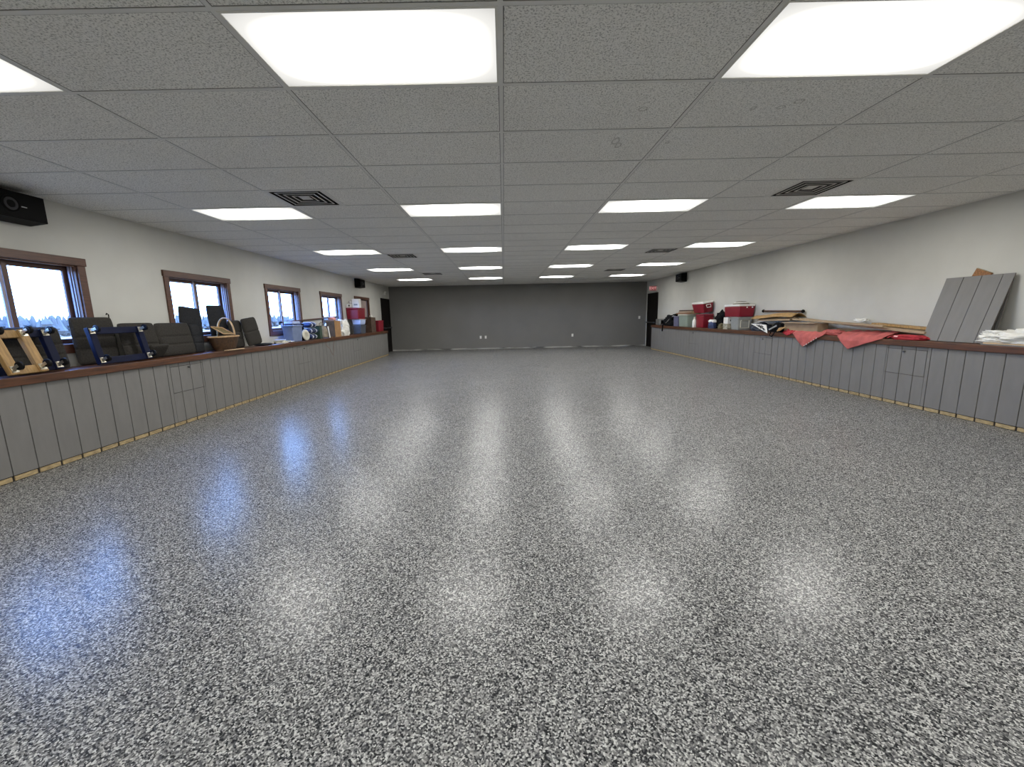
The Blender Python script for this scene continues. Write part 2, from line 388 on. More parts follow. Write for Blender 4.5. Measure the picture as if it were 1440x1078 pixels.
MB().span((XL - .2, YN - .2, ZC + .16), (XR + .2, YF + .2, ZC + .2)).build('roof', 'wall', kind='structure')

# ceiling lights
def make_light():
    t = thing('ceiling_light', '', 'ceiling light')
    hx, hy = DU / 2 - tw, DV / 2 - tw
    f = MB()
    f.span((-hx, -hy, -.004), (hx, -hy + .011, .0)); f.span((-hx, hy - .011, -.004), (hx, hy, .0))
    f.span((-hx, -hy + .011, -.004), (-hx + .011, hy - .011, 0)); f.span((hx - .011, -hy + .011, -.004), (hx, hy - .011, 0))
    f.build('frame', 'lightframe', t)
    MB().poly([(-hx + .011, -hy + .011, 0), (-hx + .011, hy - .011, 0), (hx - .011, hy - .011, 0), (hx - .011, -hy + .011, 0)]).build('diffuser', 'diffuser', t)
    k = MB().span((-hx, -hy, .004), (hx, hy, .11)); k.build('housing', 'lightframe', t)
    return t
RN = {-6: 'in the row added behind the viewpoint for light', -1: 'in the large nearest row', 4: 'in the second row from the near end', 9: 'in the third row', 14: 'in the second row from the far grey wall', 19: 'in the row closest to the far grey wall'}
CN = {-3: 'window-side', -1: 'centre-left', 1: 'centre-right', 3: 'plain-wall-side'}
L0 = make_light(); first = True
for (u, v) in LIGHTS:
    o = L0 if first else copy_tree(L0); first = False
    o.location = (U0 + (u + .5) * DU, V0 + (v + .5) * DV, ZC - .0005)
    o['label'] = 'glowing fluorescent ceiling panel %s, %s column' % (RN[v], CN[u]); o['group'] = 'ceiling panel lights'

# ceiling vents
def make_vent():
    t = thing('ceiling_vent', '', 'vent')
    h = DV / 2 - tw
    MB().span((-h, -h, .06), (h, h, .07)).build('backing', 'ventdark', t)
    d = MB()
    for sx, sy in ((1, 0), (-1, 0), (0, 1), (0, -1)):
        if sx: d.span((min(sx * h, sx * (h - .004)), -h, 0), (max(sx * h, sx * (h - .004)), h, .06))
        else: d.span((-h, min(sy * h, sy * (h - .004)), 0), (h, max(sy * h, sy * (h - .004)), .06))
    d.build('collar', 'ventdark', t)
    fr = MB()
    for a, b, z0, z1 in ((h, h - .03, -.003, -.001),):
        fr.grid(lambda i, j, a=a, b=b, z0=z0, z1=z1: Vector((0, 0, 0)), 1, 1) if False else None
        for q in range(4):
            ang = q * math.pi / 2; rt = Matrix.Rotation(ang, 4, 'Z')
            fr.prism([rt @ Vector(p) for p in ((-a, -a, z0), (a, -a, z0), (b, -b, z0), (-b, -b, z0))], (0, 0, .002))
    fr.build('frame', 'ventmetal', t)
    for a in (.225, .165, .105):       # louvre rings: steep blades coloured dark for their shade, with a pale lip
        lv = MB(); lp = MB()
        for q in range(4):
            rt = Matrix.Rotation(q * math.pi / 2, 4, 'Z'); b = a - .022
            lv.prism([rt @ Vector(p) for p in ((-a, -a, .002), (a, -a, .002), (b, -b, .05), (-b, -b, .05))], (0, 0, .002))
            lp.prism([rt @ Vector(p) for p in ((-a, -a, .0), (a, -a, .0), (a - .014, -a + .014, .0), (-a + .014, -a + .014, .0))], (0, 0, -.002))
        o = lv.build('louvre', 'ventshade', t); lp.build('lip', 'ventmetal', o)
    MB().span((-.055, -.055, .004), (.055, .055, .008)).build('plate', 'ventmetal', t)
    return t
VN = {(-2, 3): 'large square louvred ceiling vent nearest, on the window side', (-2, 10): 'louvred ceiling vent on the window side, middle of its three', (-2, 16): 'louvred ceiling vent on the window side, closest to far wall',
      (2, 3): 'large square louvred ceiling vent nearest, on the plain wall side', (2, 10): 'louvred ceiling vent on the plain wall side, middle of its three', (2, 16): 'louvred ceiling vent on the plain wall side, closest to far wall'}
v0 = make_vent(); first = True
for (u, v, side) in VENTS:
    o = v0 if first else copy_tree(v0); first = False
    o.location = (U0 + (u + (.75 if side else .25)) * DU, V0 + (v + .5) * DV, ZC - .0008)
    o['label'] = VN[(u, v)]; o['group'] = 'square ceiling vents'

# doors and the fixtures over them
def make_door(i, x, y0, y1, rz):
    d = struct('door_%d' % i, (x, (y0 + y1) / 2, 0), (0, 0, rz)); w = (y1 - y0) / 2
    MB().span((-w + .05, -.012, .006), (w - .05, -.003, 2.10)).build('leaf', 'door', d)
    f = MB(); f.span((-w, -.025, 0), (-w + .05, -.001, 2.16), .003); f.span((w - .05, -.025, 0), (w, -.001, 2.16), .003); f.span((-w + .05, -.025, 2.10), (w - .05, -.001, 2.16), .003)
    f.build('frame', 'door', d)
    b = MB(); b.tube([(-w + .12, -.085, 1.0), (w - .12, -.085, 1.0)], .022, 10)
    for s in (-1, 1): b.span((s * (w - .14) - .03, -.1, .97), (s * (w - .14) + .03, -.012, 1.03), .006)
    b.build('push_bar', 'darksteel', d)
make_door(1, XL, 16.08, 17.26, LROT); make_door(2, XR, 16.03, 17.15, RROT)

def text_mesh(body, size, name, m, parent, mt, extr=0.001):
    cu = bpy.data.curves.new(name, 'FONT'); cu.body = body; cu.size = size; cu.align_x = 'CENTER'; cu.align_y = 'CENTER'; cu.extrude = extr
    to = bpy.data.objects.new(name + '_tmp', cu); C.objects.link(to)
    dg = bpy.context.evaluated_depsgraph_get(); me = bpy.data.meshes.new_from_object(to.evaluated_get(dg))
    bpy.data.objects.remove(to); bpy.data.curves.remove(cu); me.materials.clear(); me.materials.append(M[m])
    o = bpy.data.objects.new(name, me); C.objects.link(o); o.parent = parent; o.matrix_local = mt; return o
t = thing('exit_sign', 'small red EXIT sign sticking out above the dark door by the plain wall', 'sign', (XR - .165, 16.2, 2.215))
MB().box((0, 0, .1), (.30, .03, .2), bev=.006).build('casing', 'white', t)
MB().box((.156, 0, .1), (.014, .07, .1), bev=.003).build('mount', 'white', t)
MB().box((0, -.0165, .1), (.28, .003, .18)).build('face', 'signface', t)
text_mesh('EXIT', .13, 'lettering', 'signred', t, Matrix.Translation((0, -.0195, .1)) @ Matrix.Rotation(R(90), 4, 'X'))
t = thing('emergency_light', 'small white box on window wall above the dark door', 'light', (XL, 16.6, 2.30), (0, 0, LROT))
MB().box((0, -.03, .05), (.14, .056, .09), bev=.01).build('wall_mount', 'outlet', t)
for s in (-1, 1):
    MB().lathe([(.0, 0), (.03, .002), (.036, .03), (.02, .045), (0, .045)], 14, Matrix.Translation((s * .05, -.045, .12)) @ Matrix.Rotation(R(80), 4, 'X')).build('lamp', 'outlet', t)

# far wall outlets and switch
def make_outlet(x, z, label, switch=False):
    t = thing('light_switch' if switch else 'wall_outlet', label, 'switch' if switch else 'outlet', (x, YF, z))
    MB().box((0, -.004, 0), (.078, .007, .12), bev=.002).build('plate', 'outlet', t)
    if switch: MB().box((0, -.012, 0), (.012, .014, .026), rot=(R(15), 0, 0), bev=.002).build('toggle', 'white', t)
    else:
        for s in (-1, 1):
            k = MB(); k.box((0, -.009, s * .026), (.034, .005, .03), bev=.002); so = k.build('socket', 'white', t)
            k = MB(); k.span((-.009, -.0122, s * .026 - .004), (-.006, -.0112, s * .026 + .007)); k.span((.006, -.0122, s * .026 - .004), (.009, -.0112, s * .026 + .007)); k.build('slot', 'blackink', so)
make_outlet(-.996, .508, 'white outlet low on far grey wall, window-side one of the close pair')
make_outlet(-.785, .508, 'white outlet low on far grey wall, second of the close pair')
make_outlet(2.894, .516, 'lone white outlet low on the far grey wall')
make_outlet(5.71, 1.20, 'white light switch on far grey wall beside the dark door', True)

# wall speakers
def make_speaker(L, label, loc, rz):
    t = thing('wall_speaker', label, 'speaker', loc, (0, 0, rz))
    k = MB(); k.prism([(-L / 2, -.02, .0), (-L / 2, -.2, .02), (-L / 2, -.2, .26), (-L / 2, -.02, .28)], (L, 0, 0)); k.build('cabinet', 'black', t)
    MB().span((-L / 2 + .012, -.206, .03), (L / 2 - .012, -.2005, .25), .004).build('grille', 'black', t)
    r = Matrix.Rotation(R(90), 4, 'X')
    cx = -.04
    MB().lathe([(.075, -.002), (.073, .003), (.06, -.001), (.045, .0), (.03, .002), (0, .004)], 28, Matrix.Translation((cx, -.207, .14)) @ r).build('woofer', 'black', t)
    MB().lathe([(.056, 0), (.056, .005), (.036, .006), (.034, 0)], 28, Matrix.Translation((cx, -.208, .14)) @ r).build('cone_ring', 'cone', t)
    MB().span((cx + .085, -.209, .128), (cx + .13, -.206, .136)).build('badge', 'badge', t)
    MB().span((-.05, -.02, .08), (.05, -.0005, .2), .004).build('bracket', 'darksteel', t)
make_speaker(.52, 'black wall speaker high above the nearest window', (XL, 4.065, 2.355), LROT)
make_speaker(.45, 'black wall speaker near ceiling at the far end of window wall', (XL, 13.6, 2.37), LROT)
make_speaker(.45, 'black wall speaker near ceiling on the plain wall', (XR, 13.78, 2.36), RROT)

# ------------------------------------------------------------------ built-in benches
def make_bench(label, xf, xw, sgn, y1, phase, hatches):
    """xf board face, xw wall, sgn +1 when the face looks to +x"""
    t = thing('storage_bench', label, 'bench', (0, 0, 0)); y0 = YN + .01
    th = .012; xb = xf - sgn * th
    lo, hi = sorted((xb, xw + sgn * .002))
    def sp(k, a, b, xa, xc, za, zb): k.span((min(xa, xc), a, za), (max(xa, xc), b, zb))
    MB().span((lo, y0, .002), (hi, y1 - .001, LZ - .08)).build('carcass', 'gap', t)
    fp = MB(); ts = MB(); g = .0045
    n0 = math.floor((y0 - phase) / .2005); edges = []; k = n0
    while phase + k * .2005 < y1 + .2: edges.append(phase + k * .2005); k += 1
    hz0, hz1 = .445, .795
    doors = [MB() for _ in hatches]
    for a, b in zip(edges, edges[1:]):
        a, b = max(a + g, y0), min(b - g, y1)
        if b - a < .01: continue
        sp(ts, a + .007, b - .007, xb, xf - sgn * .003, .006, .046)
        cuts = [a, b]
        for h0, h1 in hatches: cuts += [c for c in (h0, h1) if a < c < b]
        cuts.sort()
        for p, q in zip(cuts, cuts[1:]):
            hi_ = next((i for i, (h0, h1) in enumerate(hatches) if h0 - 1e-6 <= p and q <= h1 + 1e-6), None)
            if hi_ is None: sp(fp, p + (.004 if p != a else 0), q - (.004 if q != b else 0), xb, xf, .055, LZ - .082)
            else:
                pp, qq = p + (.004 if p != a else 0), q - (.004 if q != b else 0)
                sp(fp, p, q, xb, xf, .055, hz0 - .003); sp(fp, p, q, xb, xf, hz1 + .003, LZ - .082)
                sp(doors[hi_], pp, qq, xb, xf, hz0 + .0035, hz1 - .0035)
    fp.build('front_panel', 'panel', t); ts.build('toe_strip', 'raw', t)
    for d, (h0, h1) in zip(doors, hatches):
        o = d.build('hatch_door', 'panel', t)
        MB().lathe([(.006, 0), (.006, .012), (.014, .016), (.016, .022), (.011, .03), (0, .031)], 14, Matrix.Translation((xf, (h0 + h1) / 2 + .01, .765)) @ Matrix.Rotation(sgn * R(90), 4, 'Y')).build('knob', 'darksteel', o)
    xe = xf + sgn * .03; lo, hi = sorted((xe, xw + sgn * .002))
    MB().span((lo, y0, LZ - .08), (hi, y1 + .012, LZ), .008).build('ledge_top', 'ledge', t)
make_bench('long grey board-fronted bench with brown ledge under the windows', WL, XL, 1, 15.44, 3.67, [(5.33, 5.91), (8.635, 9.215), (11.93, 12.51)])
make_bench('long grey board-fronted bench with brown ledge along the plain wall', WR, XR, -1, 15.55, 4.50, [(5.352, 5.932), (8.50, 9.08), (11.78, 12.36)])

# ------------------------------------------------------------------ things on the window-side ledge
def make_dolly(w, h, frame, label, loc, lean, group):
    t = thing('furniture_dolly', label, 'dolly', loc, (-R(lean), 0, LROT), group); b = .075
    for s in (-1, 1): MB().box((s * (w / 2 - b / 2), -.0165, h / 2), (b, .045, h), bev=.006).build('side_rail', frame, t)
    for z in (b / 2, h - b / 2): MB().box((0, -.019 + .006, z), (w - 2 * b - .002, .03, b), bev=.006).build('cross_rail', frame, t)
    for s in (-1, 1):
        for z in (.045, h - .04):
            x = s * (w / 2 - b / 2)
            k = MB(); k.box((x, -.0405, z), (.055, .004, .06), bev=.0015)
            k.lathe([(.02, 0), (.02, .012), (.012, .014)], 12, Matrix.Translation((x, -.042, z)) @ Matrix.Rotation(R(90), 4, 'X'))
            for e in (-1, 1): k.box((x + e * .018, -.075, z + .008), (.003, .06, .028), rot=(R(-12), 0, 0))
            c = k.build('caster', 'steel', t)
            MB().lathe([(.0, -.014), (.030, -.014), (.038, -.009), (.038, .009), (.030, .014), (0, .014)], 20, Matrix.Translation((x, -.098, z + .012)) @ Matrix.Rotation(R(90), 4, 'Y')).build('wheel', 'rubber', c)
DG = 'furniture dollies leaning on the window ledge'
make_dolly(.67, .41, 'blue', 'navy blue caster dolly leaning on ledge, whole frame in view', (-4.447, 4.78, LZ + .012), 11, DG)
make_dolly(.72, .41, 'blue', 'navy blue caster dolly leaning behind the pine dolly', (-4.475, 3.745, LZ + .012), 14, DG)
make_dolly(.30, .42, 'pine', 'narrow pine caster dolly in front of a navy dolly', (-4.39, 3.735, LZ + .014), 20, DG)

def pad(k, w, h, t, seams=(), vs=(), puff=6):
    def f(sign):
        def g(i, j):
            u, v = 2 * i - 1, 2 * j - 1
            th = t / 2 * max(0, 1 - abs(u) ** puff) ** .5 * max(0, 1 - abs(v) ** puff) ** .5
            for s in seams: th *= 1 - .45 * math.exp(-((j - s) / .022) ** 2)
            for s in vs: th *= 1 - .35 * math.exp(-((i - s) / .022) ** 2)
            x = u * w / 2 * (1 - .05 * abs(v) ** 10); z = (j - .5) * h * (1 - .05 * abs(u) ** 10) + h / 2
            return Vector((x, sign * th, z))
        return g
    k.grid(f(-1), 28, 44); k.grid(f(1), 28, 44); return k
def make_seat(label, y, x, w, h, lean, t=.07, m='char', seams=(.33, .58), base=None, tilt=0, hook=False, dz=.004):
    o = thing('seat_cushion', label, 'seat cushion', (x, y, LZ + dz), (-R(lean), R(tilt), LROT), 'charcoal padded seats along the window ledge')
    pad(MB(), w, h, t, seams).build('backrest', m, o, True)
    if base:
        bw, bl, off, ang = base
        k = pad(MB(), bw, bl, .04); k.bm.transform(Matrix.Translation((off, -.055, .0)) @ Matrix.Rotation(R(ang), 4, 'X'))
        k.build('seat_pad', m, o, True)
    if hook: MB().tube([(w / 2 - .03, 0, h - .015), (w / 2 - .025, 0, h + .03), (w / 2 - .045, 0, h + .045), (w / 2 - .055, 0, h + .028)], .006, 8).build('strap_hook', 'black', o, True)
make_seat('low charcoal padded seat behind the navy and pine dollies', 4.02, -4.60, .60, .44, 10)
make_seat('charcoal padded seat with a black strap hook, behind whole navy dolly', 4.73, -4.69, .50, .53, 3, hook=True)
make_seat('charcoal padded seat with short pad folded out, beside whole navy dolly', 5.21, -4.585, .52, .46, 8, base=(.30, .20, .06, 40), seams=(.4,))
make_seat('wide charcoal padded seat with horizontal seams, beneath the second window', 5.77, -4.575, .60, .455, 10)
make_seat('narrow charcoal padded seat edge between wide seat and basket', 6.185, -4.60, .19, .43, 10, m='chardark')
make_seat('tall dark padded seat standing in the second window, nearer of two', 6.20, -4.70, .44, .655, 4, m='chardark', t=.05, tilt=6, dz=.03)
make_seat('tall dark padded seat standing in the second window, behind the basket', 6.83, -4.70, .42, .72, 4, m='chardark', t=.05)
make_seat('charcoal padded seat just past the wicker basket', 7.12, -4.62, .32, .47, 5)
make_seat('charcoal padded seat leaning back at the end of the row, before paper pile', 7.46, -4.53, .42, .49, 8, tilt=-6, seams=(.5,), dz=.03)
t = thing('seat_pad', 'flat dark seat pad lying on ledge between last seat and papers', 'seat pad', (-4.52, 7.82, LZ + .022), (0, 0, LROT))
k = pad(MB(), .22, .30, .04); k.bm.transform(Matrix.Rotation(R(-90), 4, 'Y')); k.bm.transform(Matrix.Rotation(R(90), 4, 'X') ); k.bm.transform(Matrix.Translation((0, 0, .0)))
k.build('cushion', 'chardark', t, True); MB().tube([(.28, .02, 0), (.31, .05, -.008), (.33, .02, -.012)], .007, 8).build('strap', 'black', t, True)

# wicker basket, tray inside it and slat under it
t = thing('wicker_basket', 'brown wicker basket with a tall pale hoop handle', 'basket', (-4.52, 6.62, LZ + .002))
k = MB(); n = 72; rows = 16
def wick(i, j):
    a = 2 * math.pi * i; f = j
    w = 1 + .012 * math.sin(36 * a + (round(j * rows) % 2) * math.pi)
    rx, ry = (.09 + .05 * f ** .8) * w, (.21 + .095 * f ** .8) * w
    return Vector((rx * math.cos(a), ry * math.sin(a), .012 + .20 * f))
k.grid(wick, n, rows); k.lathe([(1, .012), (1, .02), (0, .02)], 36, sx=.088, sy=.205)
bo = k.build('body', 'wicker', t, True, sol=.006)
ring = lambda rx, ry, z, n=40: [(rx * math.cos(2 * math.pi * i / n), ry * math.sin(2 * math.pi * i / n), z) for i in range(n)]
MB().tube(ring(.142, .308, .215), .012, 8, True).build('rim', 'wickerlight', t, True)
MB().tube(ring(.09, .208, .010), .009, 8, True).build('foot_ring', 'wicker', t, True)
hp = [(.137 * math.cos(a), .06, .215 + .295 * math.sin(a) ** .8) for a in [math.pi * i / 24 for i in range(25)]]
k = MB(); k.tube(hp, .011, 8); k.tube([(p[0] * .99, p[1] + .017, p[2] - .002) for p in hp], .008, 8); k.build('hoop_handle', 'wickerlight', t, True)
t = thing('wicker_tray', 'rectangular pale-rimmed wicker tray tilted on top of the basket under hoop', 'tray', (-4.525, 6.615, 1.222), (R(-4), R(34), R(10)))
MB().box((0, 0, .004), (.20, .38, .008), bev=.003).build('base', 'wickerinner', t)
k = MB()
for a, b in (((-.1, -.19), (.1, -.19)), ((.1, -.19), (.1, .19)), ((.1, .19), (-.1, .19)), ((-.1, .19), (-.1, -.19))): k.bar((*a, .012), (*b, .012), .016, .016, .004)
k.build('rim', 'wickerlight', t)
k = MB(); k.box((0, 0, 0), (.06, .42, .012), bev=.004)
o = k.build('wooden_stick', 'palewood'); o.location = (-4.372, 6.62, LZ + .0072); tag(o, 'pale flat wooden stick before the basket on the ledge edge', 'stick')

def sheets(name, label, cat, loc, size, rz, m, cover=None):
    t = thing(name, label, cat, loc, (0, 0, R(rz))); MB().box((0, 0, size[2] / 2), size, bev=.002).build('pages', m, t)
    MB().box((0, 0, size[2] + .002), (size[0] + .006, size[1] + .006, .003), bev=.001).build('cover', cover or m, t)
sheets('magazine', 'white magazine at bottom of paper pile before the blue tub', 'magazine', (-4.53, 8.30, LZ + .001), (.22, .28, .018), 12, 'white')
sheets('folder', 'pale green folder on the paper pile before the blue tub', 'folder', (-4.52, 8.34, LZ + .024), (.20, .26, .02), -8, 'cream', 'gtote2')
sheets('booklet', 'pale blue booklet topping the paper pile before the blue tub', 'booklet', (-4.54, 8.31, LZ + .05), (.17, .22, .02), 20, 'white', 'lblue')
k = MB()
def crum(i, j): return Vector((.20 * (i - .5), .12 * (j - .5), .012 + .05 * abs(noise.noise(Vector((i * 4, j * 4, 3))))))
k.grid(crum, 16, 16); o = k.build('crumpled_paper', 'white', None, True, sol=.003); o.location = (-4.50, 8.54, LZ); tag(o, 'crumpled white paper beside the blue tub', 'paper')

def make_tub(name, label, cat, loc, size, m, lidm=None, rz=0, taper=.88, lid=.03, group=None):
    t = thing(name, label, cat, loc, (0, 0, R(rz)), group); w, d, h = size
    k = MB(); k.box((0, 0, h / 2), (w, d, h), bev=min(.02, w * .12), taper=taper); k.build('body', m, t)
    k = MB(); k.box((0, 0, h - .015), (w + .014, d + .014, .014), bev=.004)
    for s in (-1, 1): k.box((0, s * (d / 2 + .006), h - .04), (w * .4, .018, .02), bev=.004)
    k.build('rim', m, t)
    if lidm: MB().box((0, 0, h + lid / 2 - .002), (w + .02, d + .02, lid), bev=.009).build('lid', lidm, t)
    return t
make_tub('storage_tub', 'slate blue plastic tub below third window', 'tub', (-4.535, 8.82, LZ + .001), (.22, .42, .33), 'slate', 'slate', lid=.018)
t = thing('folded_towel', 'pale blue folded towel on top of slate blue tub', 'towel', (-4.535, 8.83, LZ + .352))
for q, m in ((0, 'navyc'), (1, 'lblue'), (2, 'lblue')):
    MB().box((0, 0, .015 + q * .026), (.19, .34 - q * .02, .025), bev=.01).build('fold', m, t, True)
t = thing('frisbee', 'cream round plastic disc standing on edge at the ledge front', 'disc', (-4.40, 9.13, LZ + .002), (-R(8), 0, R(82)))
MB().lathe([(0, .012), (.10, .012), (.122, .004), (.126, -.008), (.118, -.008), (.112, .002), (0, .006)], 32, Matrix.Translation((0, -.012, .126)) @ Matrix.Rotation(R(90), 4, 'X')).build('dish', 'cream', t, True)
MB().lathe([(.06, .0125), (.06, .0145), (.055, .0145), (.055, .0125)], 32, Matrix.Translation((0, -.012, .126)) @ Matrix.Rotation(R(90), 4, 'X')).build('ridge', 'cream', t)
t = thing('spray_bottle', 'black bottle with a teal label behind the cream disc', 'bottle', (-4.505, 9.21, LZ + .001))
MB().lathe([(.0, 0), (.045, 0), (.048, .01), (.048, .24), (.02, .29), (.018, .33), (0, .33)], 18).build('body', 'black', t, True)
MB().lathe([(.0485, .15), (.0495, .155), (.0495, .21), (.0485, .215)], 18).build('band', 'bluetarp', t, True)
k = MB(); k.box((0, -.01, .355), (.03, .09, .045), bev=.008); k.box((0, -.03, .325), (.012, .02, .05), rot=(R(20), 0, 0), bev=.003); k.build('trigger_head', 'black', t)

for q in range(3):      # folded canvas bundles
    t = thing('canvas_bundle', ['navy canvas bundle with white stripes at bottom of the pile of three', 'navy canvas bundle with white stripes in middle of the pile of three', 'navy canvas bundle with white stripes atop the pile of three'][q], 'canvas bundle', (-4.545 + .006 * q, 9.59 - .01 * q, LZ + .006 + q * .136), (0, 0, R((4, -5, 3)[q])), 'navy and white canvas bundles')
    k = pad(MB(), .24, .40, .125, puff=3); k.bm.transform(Matrix.Translation((0, -.2, .0625)) @ Matrix.Rotation(R(-90), 4, 'X')); k.build('bundle', 'navyc', t, True)
    for s in (-.1, .1): MB().tube([(.122 * math.cos(a), s, .0625 + .056 * math.sin(a)) for a in [2 * math.pi * i / 20 for i in range(20)]], .012, 6, True).build('stripe', 'whitec', t, True)
t = thing('file_box', 'dark green upright file box between canvas pile and beige bag', 'box', (-4.50, 9.94, LZ + .001))
MB().box((0, 0, .15), (.15, .12, .30), bev=.006).build('case', 'green', t)
MB().box((0, 0, .306), (.156, .126, .01), bev=.004).build('lid', 'black', t)
MB().box((0, -.0625, .2), (.05, .004, .06), bev=.001).build('label_holder', 'darksteel', t)
t = thing('canvas_bag', 'beige canvas bag leaning beside the dark green file box', 'bag', (-4.505, 10.30, LZ + .014), (0, R(-6), 0))
MB().blob((0, 0, 0), (.16, .20, .31), .1, 1.6, 4, flat=.5).build('sack', 'beige', t, True)
MB().tube([(-.05, -.06, .28), (-.045, -.07, .35), (.0, -.075, .375), (.045, -.07, .35), (.05, -.06, .28)], .009, 8).build('handle', 'beige', t, True)
t = thing('white_strip', 'narrow white board strip leaning on the beige canvas bag', 'strip', (-4.38, 10.31, LZ + .004), (0, R(-6), 0))
MB().box((0, 0, .14), (.014, .05, .28), bev=.003).build('strip', 'white', t); MB().box((0, 0, .284), (.016, .052, .008), bev=.002).build('end_cap', 'cream', t)
def make_carton(name, label, loc, size, m, side=None, rz=0, flaps=True):
    t = thing(name, label, 'box', loc, (0, 0, R(rz))); w, d, h = size; th = .006
    k = MB(); k.span((-w / 2, -d / 2, 0), (w / 2, d / 2, th))
    k.span((-w / 2, -d / 2, th), (-w / 2 + th, d / 2, h)); k.span((w / 2 - th, -d / 2, th), (w / 2, d / 2, h))
    k.span((-w / 2 + th, -d / 2, th), (w / 2 - th, -d / 2 + th, h)); k.span((-w / 2 + th, d / 2 - th, th), (w / 2 - th, d / 2, h))
    k.build('shell', m, t)
    if side: MB().span((-w / 2 + .004, -d / 2 - .002, .01), (w / 2 - .004, -d / 2 - .0002, h - .01)).build('shaded_side', side, t)
    if flaps:
        for s in (-1, 1):
            MB().box((s * (w / 4 + .004), 0, h + .012 - s * .002), (w / 2, d, .005), rot=(0, R(s * 6), 0)).build('flap', m, t)
    return t
make_carton('cardboard_box', 'tall brown cardboard box beside the white plastic bag', (-4.515, 10.91, LZ + .001), (.22, .38, .42), 'card', 'mauve')
t = thing('plastic_bag', 'stuffed white plastic bag on window-side ledge', 'bag', (-4.505, 11.48, LZ + .001))
MB().blob((0, 0, 0), (.25, .62, .44), .34, 2.6, 2, flat=.55, sub=5).build('film', 'film', t, True)
k = MB(); k.blob((0, -.12, .38), (.10, .12, .07), .35, 3, 6); k.build('knot', 'film', t, True)
o = MB().blob((0, 0, 0), (.15, .24, .075), .4, 3, 9).build('pink_cloth', 'pink', None, True); o.location = (-4.55, 10.93, LZ + .445); tag(o, 'crumpled pink cloth on top of the brown cardboard box', 'cloth')
t = thing('wooden_rail', 'long dark rail lying along the wall over tub and canvas pile', 'rail')
MB().tube([(-4.715, 8.72, 1.335), (-4.715, 11.6, 1.445)], .017, 10).build('shaft', 'casing', t, True)
for p in ((-4.715, 8.70, 1.334), (-4.715, 11.62, 1.446)): MB().box(p, (.045, .03, .045), bev=.008).build('end_cap', 'black', t)

def make_cooler(label, loc, size, rz=0, tilt=0, lidm='red', taper=.9, group='red coolers', badge=None, latch=False, handles=True):
    t = thing('cooler', label, 'cooler', loc, (0, R(tilt), R(rz)), group); w, d, h = size
    MB().box((0, 0, (h - .05) / 2), (w, d, h - .05), bev=.022, seg=3, taper=taper).build('body', 'red', t, True)
    MB().box((0, 0, h - .026), (w + .012, d + .012, .05), bev=.016, seg=3).build('lid', lidm, t, True)
    for s in (-1, 1) if handles else ():
        k = MB(); y = s * (d / 2 + .004); pts = [(-w * .2, y, h - .09), (-w * .2, y + s * .018, h - .12), (-w * .19, y + s * .022, h - .165), (w * .19, y + s * .022, h - .165), (w * .2, y + s * .018, h - .12), (w * .2, y, h - .09)]
        k.tube(pts, .009, 8); k.tube([pts[0], pts[-1]], .009, 8); k.build('handle', 'white', t, True)
    if badge: MB().box((badge * (w / 2) * .98, -d * .0, h * .42), (.008, .10, .09), bev=.003).build('sticker', 'white', t)
    if latch:
        for s in (-.05, .62): MB().box((s * w * .5, -d / 2 - .009, h - .075), (.03, .01, .03), bev=.004).build('latch', 'white', t)
    return t
# red cooler on a tote, with cartons on it
make_tub('storage_tote', 'charcoal tote beneath the red cooler by window wall', 'tote', (-4.51, 12.83, LZ + .001), (.27, .48, .27), 'dtote')
t = thing('plastic_tray', 'pale blue rounded plastic tray between charcoal tote and red cooler', 'tray', (-4.51, 12.83, LZ + .2725))
MB().box((0, 0, .088), (.29, .50, .17), bev=.05, seg=4, taper=.86).build('dish', 'lblue', t, True)
MB().box((0, 0, .168), (.30, .51, .014), bev=.005).build('rim', 'white', t)
make_cooler('red cooler raised on a tote, with white cartons stacked on its top', (-4.57, 12.80, LZ + .449), (.36, .62, .345), handles=False, taper=.96)
t = thing('carton', 'low white carton with a dark mark, on raised red cooler', 'carton', (-4.675, 12.63, LZ + .796))
MB().box((0, 0, .06), (.15, .16, .12), bev=.004).build('case', 'white', t)
k = MB(); k.poly([(-.02, -.0815, .04), (.02, -.0815, .04), (.026, -.0815, .075), (.008, -.0815, .1), (-.018, -.0815, .085)]); k.build('mark', 'green', t)
t = thing('carton', 'tall white carton with a grey stripe, on raised red cooler', 'carton', (-4.48, 12.66, LZ + .796))
MB().box((0, 0, .13), (.21, .18, .26), bev=.004).build('case', 'white', t); MB().box((0, -.0905, .09), (.11, .003, .05)).build('mark', 'badge', t)
MB().box((0, 0, .262), (.212, .05, .004)).build('tape', 'cream', t)
t = thing('ball', 'small white ball on the low white carton', 'ball', (-4.65, 12.62, LZ + .918))
MB().lathe([(.045 * math.sin(a), .045 - .045 * math.cos(a)) for a in [math.pi * i / 14 for i in range(15)]], 20).build('sphere', 'white', t, True)
MB().tube(ring(.0452, .0452, .045, 28), .001, 5, True).build('seam', 'cream', t)
make_carton('cardboard_box', 'dark brown carton behind the low red cooler near the window wall door', (-4.555, 13.95, LZ + .001), (.28, .48, .49), 'carddark')
t = thing('dome_cap', 'small white domed cap on the dark brown carton', 'cap', (-4.50, 14.0, LZ + .522))
MB().lathe([(.05, 0), (.05, .012), (.045, .035), (.025, .052), (0, .056)], 18).build('dome', 'white', t, True); MB().lathe([(.058, -.002), (.058, .005), (.045, .005)], 18).build('brim', 'cream', t)
make_cooler('red cooler standing on ledge beside the dark door, with white sticker', (-4.53, 14.74, LZ + .001), (.27, .60, .39), handles=False, taper=.95)
t = None
o = MB().box((0, 0, 0), (.085, .004, .10), bev=.001).build('paper_note', 'white'); o.location = (-4.545, 14.4345, LZ + .16); tag(o, 'white paper stuck on near end of the low red cooler', 'paper')
